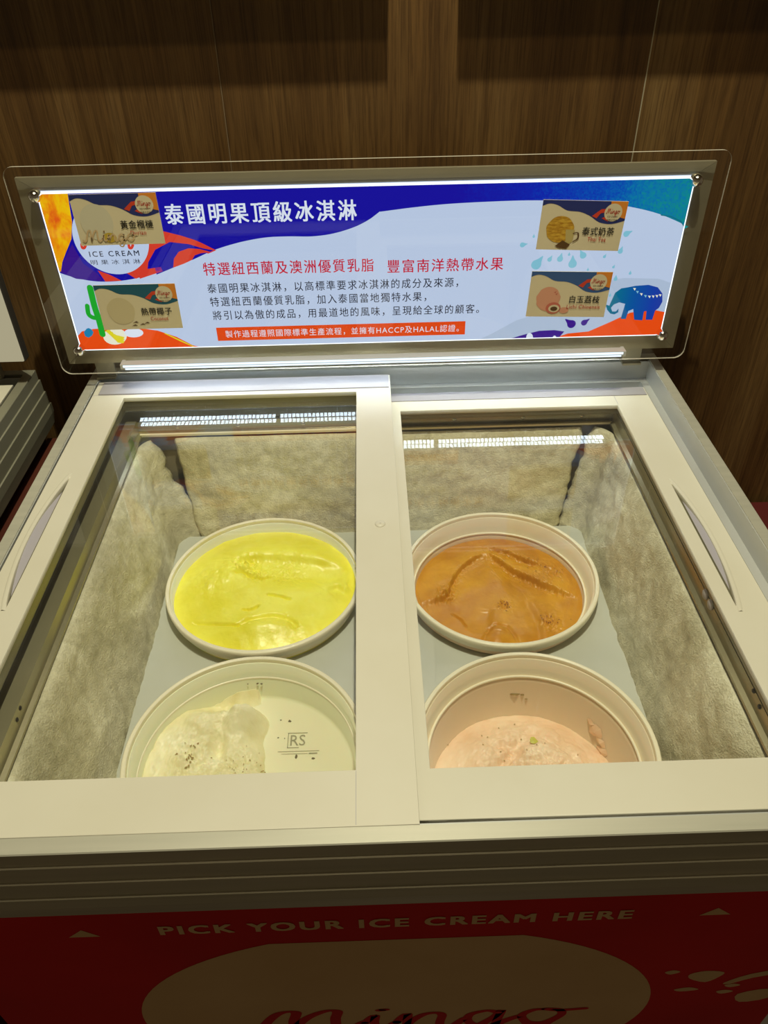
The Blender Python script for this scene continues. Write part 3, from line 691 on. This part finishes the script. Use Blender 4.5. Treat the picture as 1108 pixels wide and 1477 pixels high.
# ================================================================== lit sign
sign = empty('illuminated_sign', (0, .637, .0), label='backlit blue and white menu sign in clear acrylic standing behind the lids', cat='sign')
def rrect(x0, x1, z0, z1, r, n=8):
    out = []
    for cx_, cz, a in ((x1-r, z1-r, 0), (x0+r, z1-r, PI/2), (x0+r, z0+r, PI), (x1-r, z0+r, 1.5*PI)):
        out += [(cx_+r*math.cos(a+PI/2*k/n), cz+r*math.sin(a+PI/2*k/n)) for k in range(n+1)]
    return out
def plate(name, pts, y0, y1, m, parent, edge=None):
    n = len(pts); vs_ = [(x, y0, z) for x, z in pts]+[(x, y1, z) for x, z in pts]
    fs = [tuple(range(n)), tuple(range(n, 2*n))[::-1]]
    o = mesh_obj(name, vs_, fs if edge else fs+[(i, (i+1) % n, n+(i+1) % n, n+i) for i in range(n)], m); local(o, parent)
    if edge:
        e = mesh_obj('acrylic_edge', vs_, [(i, n+i, n+(i+1) % n, (i+1) % n) for i in range(n)], edge); local(e, o)
    return o
# light box frame (four mitred bars round the light guide) with a back plate
box('back_plate', -.385, .376, .6385, .6485, .032, .249, M['steel'], sign)
Fx0, Fx1, Fz0, Fz1 = -.3895, .3805, .0285, .2535
Px0, Px1, Pz0, Pz1 = -.3690, .3590, .0485, .2400
def bar(p):
    vs_ = [(x, .6335, z) for x, z in p[:2]]+[(x, .6325, z) for x, z in p[2:]]+[(x, .6382, z) for x, z in p]
    o = mesh_obj('frame_bar', vs_, [(0, 1, 2, 3), (7, 6, 5, 4), (0, 4, 5, 1), (1, 5, 6, 2), (2, 6, 7, 3), (3, 7, 4, 0)], M['steel']); local(o, sign)
g_ = .0002
bar([(Fx0+g_, Fz1), (Fx1-g_, Fz1), (Px1-g_, Pz1), (Px0+g_, Pz1)])
bar([(Fx1-g_, Fz0), (Fx0+g_, Fz0), (Px0+g_, Pz0), (Px1-g_, Pz0)])
bar([(Fx0, Fz0+g_), (Fx0, Fz1-g_), (Px0, Pz1-g_), (Px0, Pz0+g_)])
bar([(Fx1, Fz1-g_), (Fx1, Fz0+g_), (Px1, Pz0+g_), (Px1, Pz1-g_)])
YP = .6300
poster = box('poster', Px0, Px1, YP, .6322, Pz0, Pz1, M['p_white'], sign)
poster['label'] = 'backlit printed poster'
box('edge_glow', Px0, Px1, YP-.0006, YP-.0002, Pz1-.0030, Pz1, M['glow'], poster)
box('edge_glow', Px0, Px0+.0012, YP-.0006, YP-.0002, Pz0, Pz1-.0031, M['glow'], poster)
box('edge_glow', Px1-.0012, Px1, YP-.0006, YP-.0002, Pz0, Pz1-.0031, M['glow'], poster)
box('edge_glow', Px0+.0013, Px1-.0013, YP-.0006, YP-.0002, Pz0, Pz0+.0010, M['glow'], poster)
YS = YP-.0002
_lay = [0]
def PT(lst): return [(min(max(x, Px0), Px1), min(max(z, Pz0), Pz1)) for x, z in (T(a, b, YS) for a, b in lst)]
def pr(name, lst, mk, sm=0, closed=True, lay=1, raw=False):
    pts = PT(lst) if not raw else lst
    if sm: pts = spline(pts, sm, closed)
    return sheet(name, pts, YP-.00012*lay-.00005, M[mk], poster)
tz = Pz1
# white-on-blue wave field
low = [(84, 393), (110, 401), (140, 406), (175, 405), (215, 397), (255, 383), (300, 364), (340, 351), (380, 343), (415, 341), (450, 341), (480, 337), (510, 328), (532, 317), (548, 305)]
lowp = spline([T(a, b, YS) for a, b in low], 5)
hi = [(548, 305.5), (598, 299), (649, 294), (715, 290.5), (775, 289), (851, 291), (902, 297), (952, 309), (1000, 330)]
hip = spline([T(a, b, YS) for a, b in hi], 5)
xl = T(98, 281, YS)[0]
sheet('blue_field', [(T(84, 393, YS)[0], tz)] + lowp + [(lowp[-1][0], tz)], YP-.00012, M['p_blue'], poster)
sheet('blue_teal_field', [(hip[0][0]-.0001, tz)] + hip[:-1] + [(Px1, hip[-1][1]), (Px1, tz)], YP-.00012, M['p_blue_teal'], poster)
pr('gold_wash', [(45, 275), (97, 275), (100, 295), (104, 320), (103, 345), (96, 362), (90, 378), (88, 392), (80, 391), (76, 389)], 'p_gold', lay=2)
# coral swirls over the blue
pr('coral_swirl', [(232, 330), (262, 338), (290, 350), (312, 361), (300, 366), (292, 360), (270, 352), (245, 349), (224, 360), (214, 378), (212, 396), (196, 402), (160, 380), (190, 350), (226, 345)], 'p_coral', lay=2)
pr('coral_swirl', [(232, 326), (262, 334), (292, 346), (316, 358), (290, 349), (262, 340), (234, 333)], 'p_blue', lay=3)
pr('blue_swirl', [(226, 396), (222, 380), (225, 366), (236, 355), (252, 350), (272, 352), (292, 358), (308, 361), (285, 371), (250, 386)], 'p_blue', lay=3, sm=0)
pr('coral_swirl', [(250, 386), (251, 373), (258, 363), (272, 358), (288, 359), (303, 363), (285, 371), (266, 380)], 'p_coral', lay=4)
pr('blue_swirl', [(277, 375), (281, 368), (290, 365), (300, 364), (290, 369)], 'p_blue', lay=5)
pr('coral_swirl', [(141, 390), (158, 396), (176, 405), (152, 406)], 'p_coral', lay=3)
pr('coral_swirl', [(198, 390), (232, 385), (235, 391), (202, 402)], 'p_coral', lay=3)
pr('violet_swirl', [(104, 352), (120, 380), (140, 394), (150, 406), (110, 402), (88, 393), (92, 376)], 'p_purple', lay=3)
cc = T(160, 343, YS)
badge = sheet('logo_badge', circle(cc[0], cc[1], .0425, 64), YP-.00075, M['p_white'], poster)
text('badge_lettering', 'ICE CREAM', T(129, 366, YS)[0], T(201, 366, YS)[0], T(164, 365.5, YS)[1], YP-.0009, M['p_ink'], badge, h=.0062, bold=.012, space=1.35)
text('badge_lettering', '明果冰淇淋', T(131, 378, YS)[0], T(203, 378, YS)[0], T(164, 377.5, YS)[1], YP-.0009, M['p_ink'], badge, h=.0058, space=1.7)
bx0, bz0 = T(120, 352, YS)
for a_ in (118, 186): brush('badge_script', [([T(a_, 352, YP), T(a_+1, 357, YP), T(a_+4, 357, YP), T(a_+6, 353, YP)], .003)], YP-.00095, M['p_coral'], badge)
# cactus, hill, leaf, melon on the left
pr('orange_hill', [(104, 486), (118, 478), (135, 474.5), (165, 473), (200, 473), (228, 477), (255, 486), (278, 498), (292, 507), (112, 507)], 'p_orange', lay=1)
pr('hill_line', [(238, 480), (262, 491), (284, 505), (282, 505), (260, 492.2), (237, 481)], 'p_yellow', lay=2)
brush('cactus', [([T(130, 415, YS), T(136, 440, YS), T(143, 462, YS), T(148, 482, YS)], .0075), ([T(126, 441, YS), T(128, 453, YS), T(135, 458, YS), T(142, 458, YS)], .0055)], YP-.00055, M['p_green'], poster)
pr('blue_leaf', [(121, 479), (125, 474), (128, 473), (132, 475), (135, 479), (133, 484), (128, 487), (123, 485)], 'p_leaf', lay=3)
pr('melon', circle(166, 485, 17, 24, ry=12), 'p_cream', lay=4)
for k in range(3): pr('melon_stripe', [(152+k*5, 477+k*4), (162+k*4, 486+k*4), (178, 489+k*3), (180, 486+k*3), (164+k*3, 482+k*3), (158+k*4, 475+k*3)], 'p_yellow', lay=5)
pr('white_petal', circle(193, 480, 14, 20, ry=6.5), 'p_letter', lay=4)
# right: hills, drops, elephant
pr('pale_hill', [(690, 497), (712, 480), (745, 462), (790, 448), (850, 410), (900, 401), (950, 402), (985, 408), (960, 484), (830, 490)], 'p_pale', lay=1)
pr('orange_hill', [(800, 492), (819, 481), (849, 478), (879, 465), (909, 451), (938, 446), (968, 450), (975, 470), (960, 492)], 'p_orange', lay=2)
pr('violet_hill', [(733, 496), (754, 483), (778, 477), (800, 476), (814, 478), (806, 488), (796, 496)], 'p_purple', lay=3)
for a, b, s in ((764, 487, 5), (800, 488, 3)): pr('white_drop', circle(a, b, s, 14, ry=s*1.4), 'p_letter', lay=4)
def drop(px, py, s, ang, mk):
    x, z = T(px, py, YS); k = s/1330
    pts = [(0, 1.6), (.35, .8), (.75, .15), (.7, -.45), (.3, -.8), (-.3, -.8), (-.7, -.45), (-.75, .15), (-.35, .8)]
    c, s_ = math.cos(ang), math.sin(ang)
    sheet('colour_drop', [(x+(a*c-b*s_)*k, z+(a*s_+b*c)*k) for a, b in spline(pts, 3, True)], YP-.0005, M[mk], poster)
for a, b, s, g in ((774, 381, 10, -.6), (793, 374, 4.5, -.5), (808, 373, 6, -.2), (826, 380, 8.5, .1), (841, 368, 6.5, .6), (904, 337, 6, -1.1), (895, 362, 5, -.3), (754, 353, 5, -1.4), (770, 341, 2.4, 0),
                   (872, 370, 3, -.5), (885, 385, 2.6, -.4), (909, 394, 2.8, 0), (888, 402, 4, 0), (848, 389, 2.2, 0), (880, 426, 2.5, 0), (821, 367, 2.4, 0)): drop(a, b, s, g, 'p_aqua')
drop(824, 467, 9, .9, 'p_purple'); drop(843, 465, 6.5, -.9, 'p_purple')
ez = lambda l: [(730+a/3.358, 240+b/3.358) for a, b in l]
pr('elephant', ez([(590, 585), (625, 578), (690, 573), (735, 585), (757, 615), (757, 655), (740, 685), (722, 698), (708, 742), (676, 742), (680, 700), (668, 702), (660, 745), (620, 742), (616, 690), (592, 700), (580, 738), (555, 738),
     (577, 665), (548, 658), (522, 668), (508, 684), (514, 702), (532, 702), (545, 688), (543, 706), (524, 716), (505, 712), (490, 694), (482, 668), (500, 674), (528, 612), (558, 590)]), 'p_eleph', lay=5)
for a, b in ((622, 592), (636, 606), (655, 617), (675, 626), (694, 629), (712, 628), (730, 626), (746, 622)):
    pr('garland_flag', ez([(a-7, b-4), (a+7, b-3), (a+1, b+9)]), 'p_cream' if a % 3 else 'p_aqua', lay=6)
pr('teal_arc', ez([(750, 233), (800, 240), (850, 264), (892, 294), (888, 297), (846, 270), (798, 245), (750, 238)]), 'p_teal', lay=2)
# lettering
def line(body, pa, pb, mk, hpx=None, **kw):
    xa, za = T(pa[0], pa[1], YS); xb, zb = T(pb[0], pb[1], YS)
    return text('lettering', body, xa, xb, (za+zb)/2, YP-.0006, M[mk], poster, **kw)
line('泰國明果頂級冰淇淋', (238, 308), (514, 304), 'p_letter', h=.0225, bold=.026, space=1.26)
line('特選紐西蘭及澳洲優質乳脂', (293, 386), (539, 384), 'p_crimson', h=.0158, bold=.012, space=1.20)
line('豐富南洋熱帶水果', (559, 384), (726, 380), 'p_crimson', h=.0158, bold=.012, space=1.20)
line('泰國明果冰淇淋，以高標準要求冰淇淋的成分及來源，', (299, 414), (661, 409), 'p_ink', h=.0122, bold=.006, space=1.24)
line('特選紐西蘭優質乳脂，加入泰國當地獨特水果，', (303, 434), (615, 429), 'p_ink', h=.0122, bold=.006, space=1.24)
line('將引以為傲的成品，用最道地的風味，呈現給全球的顧客。', (307, 453), (691, 447), 'p_ink', h=.0122, bold=.006, space=1.24)
a, b = T(313, 481, YS), T(671, 474, YS); zb = (a[1]+b[1])/2
box('orange_banner', a[0], b[0], YP-.0004, YP-.0002, zb-.0088, zb+.0088, M['p_banner'], poster)
text('lettering', '製作過程遵照國際標準生產流程，並擁有HACCP及HALAL認證。', T(325, 480, YS)[0], T(662, 474, YS)[0], zb, YP-.0006, M['p_letter'], poster, h=.0098, space=1.16)
# clear acrylic cover with rounded corners, held by four domed screws
cover = plate('clear_cover', rrect(-.3965, .3915, .0195, .2675, .012), .6225, .6250, M['acrylic'], sign, M['acrylic_edge'])
for x, z in ((-.3690, .2365), (.3585, .2365), (-.3690, .0515), (.3590, .0515)):
    s = lathe('corner_screw', [(.0002, .0062), (.0030, .0056), (.0055, .0034), (.0068, 0), (.0068, -.0060)], M['chrome'], (0, 0, 0), None, 28)
    s.rotation_euler = (PI/2, 0, 0); s.location = (x, .6224, z); local(s, sign)
for x in (-.352, .335):
    box('bracket_foot', x-.012, x+.012, .642, .668, .0003, .003, M['steel'], sign)
    box('bracket_leg', x-.012, x+.012, .6488, .652, .003, .12, M['steel'], sign)
# LED bar along the foot of the sign
led = empty('led_light_bar', (0, .613, .0205), label='slim white LED light bar along the foot of the sign', cat='light')
box('bar_housing', -.318, .312, .6075, .6195, .0318, .0385, M['inner_rail'], led, bev=.0006)
box('glow_line', -.314, .308, .6064, .6074, .0352, .0378, M['led_line'], led)
box('glow_line', -.312, .306, .6064, .6074, .0320, .0338, M['led_line'], led)
me_ = None
for k in range(118):
    x = -.309+k*(.612/117)
    if abs(x+.1305) < .004 or abs(x-.0785) < .004: continue
    if me_ is None:
        o = box('led_diode', -.0019, .0019, -.0040, .0040, -.0007, 0, M['led']); me_ = o.data
    else: o = bpy.data.objects.new('led_diode', me_); C.objects.link(o)
    o.location = (x, .6130, .0317); local(o, led)
for x in (-.3160, .3100): box('mount_arm', x-.002, x+.002, .6196, .6223, .0330, .0380, M['inner_rail'], led)

# ------------------------------------------------------------------ flavour cards stuck to the cover
def card(quad, wave, kind, cn, en, label):
    YC = .62235
    q = [T(a, b, YC) for a, b in quad]            # TL, TR, BR, BL
    cxm = sum(p[0] for p in q)/4; czm = sum(p[1] for p in q)/4
    ux = ((q[1][0]-q[0][0])+(q[2][0]-q[3][0]))/2; uz = ((q[1][1]-q[0][1])+(q[2][1]-q[3][1]))/2
    wd = math.hypot(ux, uz); ht = (math.hypot(q[0][0]-q[3][0], q[0][1]-q[3][1])+math.hypot(q[1][0]-q[2][0], q[1][1]-q[2][1]))/2
    an = math.atan2(uz, ux); ca, sa = math.cos(an), math.sin(an)
    def xf(u, v):                                  # card space: u 0..1 right, v 0..1 up
        a, b = (u-.5)*wd, (v-.5)*ht; return (cxm+a*ca-b*sa, czm+a*sa+b*ca)
    root = empty('flavour_card', (cxm, YC, czm), label=label, cat='card', group='flavour cards on the sign')
    pts = [xf(*p) for p in ((0, 0), (1, 0), (1, 1), (0, 1))]; n = 4
    vs_ = [(x, YC-.0008, z) for x, z in pts]+[(x, YC, z) for x, z in pts]
    local(mesh_obj('card_sheet', vs_, [(0, 1, 2, 3), (7, 6, 5, 4), (0, 4, 5, 1), (1, 5, 6, 2), (2, 6, 7, 3), (3, 7, 4, 0)], M['card']), root)
    Y = YC-.0008
    def sh(nm, uv, mk, lay=1, sm=0):
        p = [xf(*t) for t in (spline(uv, sm, True) if sm else uv)]; return sheet(nm, p, Y-.00012*lay, M[mk], root)
    wv = spline([(0, .88), (.08, .93), (.18, .90), (.3, .80), (.45, .78), (.58, .70), (.70, .58), (.85, .55), (1, .62)], 4)
    sh('wave_band', [(0, 1)]+wv+[(1, 1)], wave, 1)
    sh('orange_corner', [(.80, 1), (.80, .90), (.9, .7), (1, .66), (1, 1)], 'card_orange', 2)
    sh('red_swirl', [(.60, .70), (.70, .84), (.80, .86), (.80, .80), (.70, .76), (.66, .66)], 'card_red', 2)
    sh('red_swirl', [(.72, .66), (.80, .74), (.84, .70), (.80, .60)], 'card_red', 2)
    r = .105
    asp = wd/ht
    rb = [(.845+r*math.cos(2*PI*k/32), .78+r*asp*.98*math.sin(2*PI*k/32)) for k in range(32)]
    sh('round_logo', rb, 'card_cream', 3)
    brush('logo_script', SCRIPT, Y-.0006, M['card_print_red'], root, xf=lambda x, z: xf(.765+x*.034, .76+z*.085))
    text('logo_text', 'ICE CREAM', .785, .905, .70, Y-.0006, M['card_ink'], root, h=.035, xf=xf)
    text('logo_text', '明果冰淇淋', .785, .905, .635, Y-.0006, M['card_ink'], root, h=.035, xf=xf)
    text('flavour_name', cn, .52, .90, .40, Y-.0006, M['card_ink'], root, h=.165, bold=.022, space=1.08, xf=xf)
    u0, u1 = {'Durian': (.62, .80), 'Coconut': (.62, .84), 'Thai Tea': (.60, .82), 'Lichi Chinensis': (.50, .92)}[en]
    text('flavour_name', en, u0, u1, .235, Y-.0006, M['card_print_red'], root, h=.085, bold=.015, space=1.1, xf=xf)
    if kind == 'tea':
        sh('scoop_picture', [(.25+.165*math.cos(t)*(1+.03*math.sin(7*t)), .42+.27*math.sin(t)) for t in [2*PI*k/30 for k in range(30)]], 'scoop_gold', 2)
        sh('mug_picture', [(.32, .42), (.43, .42), (.42, .18), (.38, .12), (.34, .16)], 'mug', 3)
        brush('mug_handle', [([(.42, .35), (.47, .36), (.48, .25), (.43, .18)], .018)], Y-.0006, M['tea_brown'], root, xf=xf)
        sh('tea_leaf_picture', [(.22, .08), (.30, .20), (.40, .12), (.36, .03), (.28, .04)], 'tea_brown', 4)
    elif kind == 'lychee':
        sh('scoop_picture', [(.25+.15*math.cos(t)*(1+.04*math.sin(9*t)), .40+.27*math.sin(t)) for t in [2*PI*k/30 for k in range(30)]], 'scoop_pink', 2)
        sh('lychee_picture', [(.33+.095*math.cos(t), .20+.13*math.sin(t)) for t in [2*PI*k/20 for k in range(20)]], 'pink_deep', 3)
        sh('lychee_picture', [(.34+.07*math.cos(t), .19+.085*math.sin(t)) for t in [2*PI*k/20 for k in range(20)]], 'card_cream', 4)
        sh('lychee_stone', [(.34+.045*math.cos(t), .185+.05*math.sin(t)) for t in [2*PI*k/16 for k in range(16)]], 'tea_brown', 5)
        sh('lychee_picture', [(.47+.06*math.cos(t), .15+.07*math.sin(t)) for t in [2*PI*k/16 for k in range(16)]], 'scoop_pink', 3)
        for a, b in ((.31, .55), (.33, .51)): sh('petal_picture', [(a, b), (a+.03, b+.03), (a+.02, b-.02)], 'pink_deep', 3)
    elif kind == 'coconut':
        sh('scoop_picture', [(.27+.17*math.cos(t)*(1+.03*math.sin(5*t)), .42+.30*math.sin(t)) for t in [2*PI*k/30 for k in range(30)]], 'scoop_white', 2)
        for a, b in ((.38, .14), (.46, .09), (.36, .07), (.52, .12)): sh('coconut_chip', [(a, b), (a+.05, b+.045), (a+.08, b+.01), (a+.04, b+.015)], 'tea_brown', 3)
    else:
        sh('scoop_picture', [(.25+.19*math.cos(t), .46+.36*math.sin(t)) for t in [2*PI*k/30 for k in range(30)]], 'card_cover', 2)
        sh('durian_picture', [(.36+.08*math.cos(t), .15+.10*math.sin(t)) for t in [2*PI*k/18 for k in range(18)]], 'durian_y', 3)
        brush('script_show_through', SCRIPT, Y-.0007, M['brown_wash'], root, xf=lambda x, z: xf(.06+x*.135, .08+z*.20))
    return root
card([(98, 281), (224, 277), (239, 351), (118, 354)], 'card_navy', 'durian', '黃金榴槤', 'Durian', 'tan card over the white logo circle, top left of the sign')
card([(134, 412), (251, 408), (265, 473), (151, 475)], 'card_teal', 'coconut', '熱帶椰子', 'Coconut', 'tan card with dark teal band beside the green cactus')
card([(784, 288), (906, 290), (892, 362), (773, 359)], 'card_navy', 'tea', '泰式奶茶', 'Thai Tea', 'tan card with golden scoop and mug, top right of the sign')
card([(768, 391), (884, 392), (871, 457), (758, 456)], 'card_blue', 'lychee', '白玉荔枝', 'Lichi Chinensis', 'tan card with pink scoop, beside the elephant')

# ================================================================== printed front of the freezer
YF = .0119
def fp(name, pts, m, lay=1): return sheet(name, pts, YF-.00015*lay, m, fz)
text('front_lettering', 'PICK YOUR ICE CREAM HERE', -.186, .187, -.1445, YF-.0003, M['cream_print'], fz, h=.0140, bold=.045, space=1.22)
for x in (-.2465, .2545): fp('triangle_mark', [(x-.0125, -.151), (x+.0125, -.151), (x, -.139)], M['cream_print'])
top = [(x, z) for x, z in circle(0, -.330, .2365, 96, ry=.172) if z <= -.1755]
ell = sorted([p for p in top], key=lambda p: math.atan2(p[1]+.33, p[0]) % (2*PI))
a0 = math.asin((.33-.1755)/.172)
out = [(.2365*math.cos(t), -.330+.172*math.sin(t)) for t in [PI-a0+(PI+2*a0)*k/80 for k in range(81)]]
blob = fp('cream_logo_field', out, M['cream_print'])
brush('logo_script', SCRIPT, YF-.0004, M['red'], fz, xf=lambda x, z: (-.141+x*.0685, -.389+(z**.5 if z > 0 else z)*.064))
for pts in ([(.226+.012, -.262), (.245, -.258), (.252, -.262), (.244, -.267)], [(.262, -.268), (.275, -.262), (.292, -.266), (.29, -.276), (.28, -.287), (.264, -.278)],
            [(.255, -.302), (.268, -.298), (.278, -.304), (.262, -.307)], [(.30, -.296), (.308, -.293), (.315, -.297), (.306, -.301)],
            [(.298, -.290), (.318, -.272), (.350, -.262), (.350, -.270), (.322, -.281), (.304, -.293)], [(.296, -.31), (.304, -.307), (.312, -.311), (.302, -.316)],
            [(.325, -.232), (.333, -.222), (.350, -.22), (.350, -.240), (.332, -.246)], [(.318, -.318), (.345, -.308), (.35, -.33), (.325, -.338)]):
    fp('cream_splash', spline(pts, 3, True), M['cream_print'])

# ================================================================== neighbours
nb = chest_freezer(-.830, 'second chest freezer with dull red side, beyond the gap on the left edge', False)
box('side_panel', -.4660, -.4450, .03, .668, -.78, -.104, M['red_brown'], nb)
box('panel_lit_edge', -.4462, -.4448, .03, .668, -.1038, -.1022, M['seam_light'], nb)  # pale strip paints the light caught along the panel's top edge
ns = empty('blank_sign', (-.85, .637, 0), label='plain cream panel sign standing on the freezer at the left edge', cat='sign')
M['cream_panel'] = emit('cream_panel_lit', srgb(176, 168, 138), .9)
box('back_frame', -1.22, -.4435, .634, .648, .0335, .262, M['dark'], ns, bev=.001)
box('cream_panel', -1.21, -.4450, .6310, .6338, .0350, .256, M['cream_panel'], ns)
for x in (-.9, -.5): box('bracket_leg', x-.01, x+.01, .649, .660, .0003, .12, M['steel'], ns)
rb_ = empty('red_box', (.70, .60, -.88), label='dark red box on the floor beyond the right side of the freezer', cat='box')
box('box_body', .600, .95, .46, .705, -.879, -.303, M['maroon'], rb_, bev=.004)
box('box_lid', .598, .952, .458, .707, -.3025, -.2885, M['maroon'], rb_)
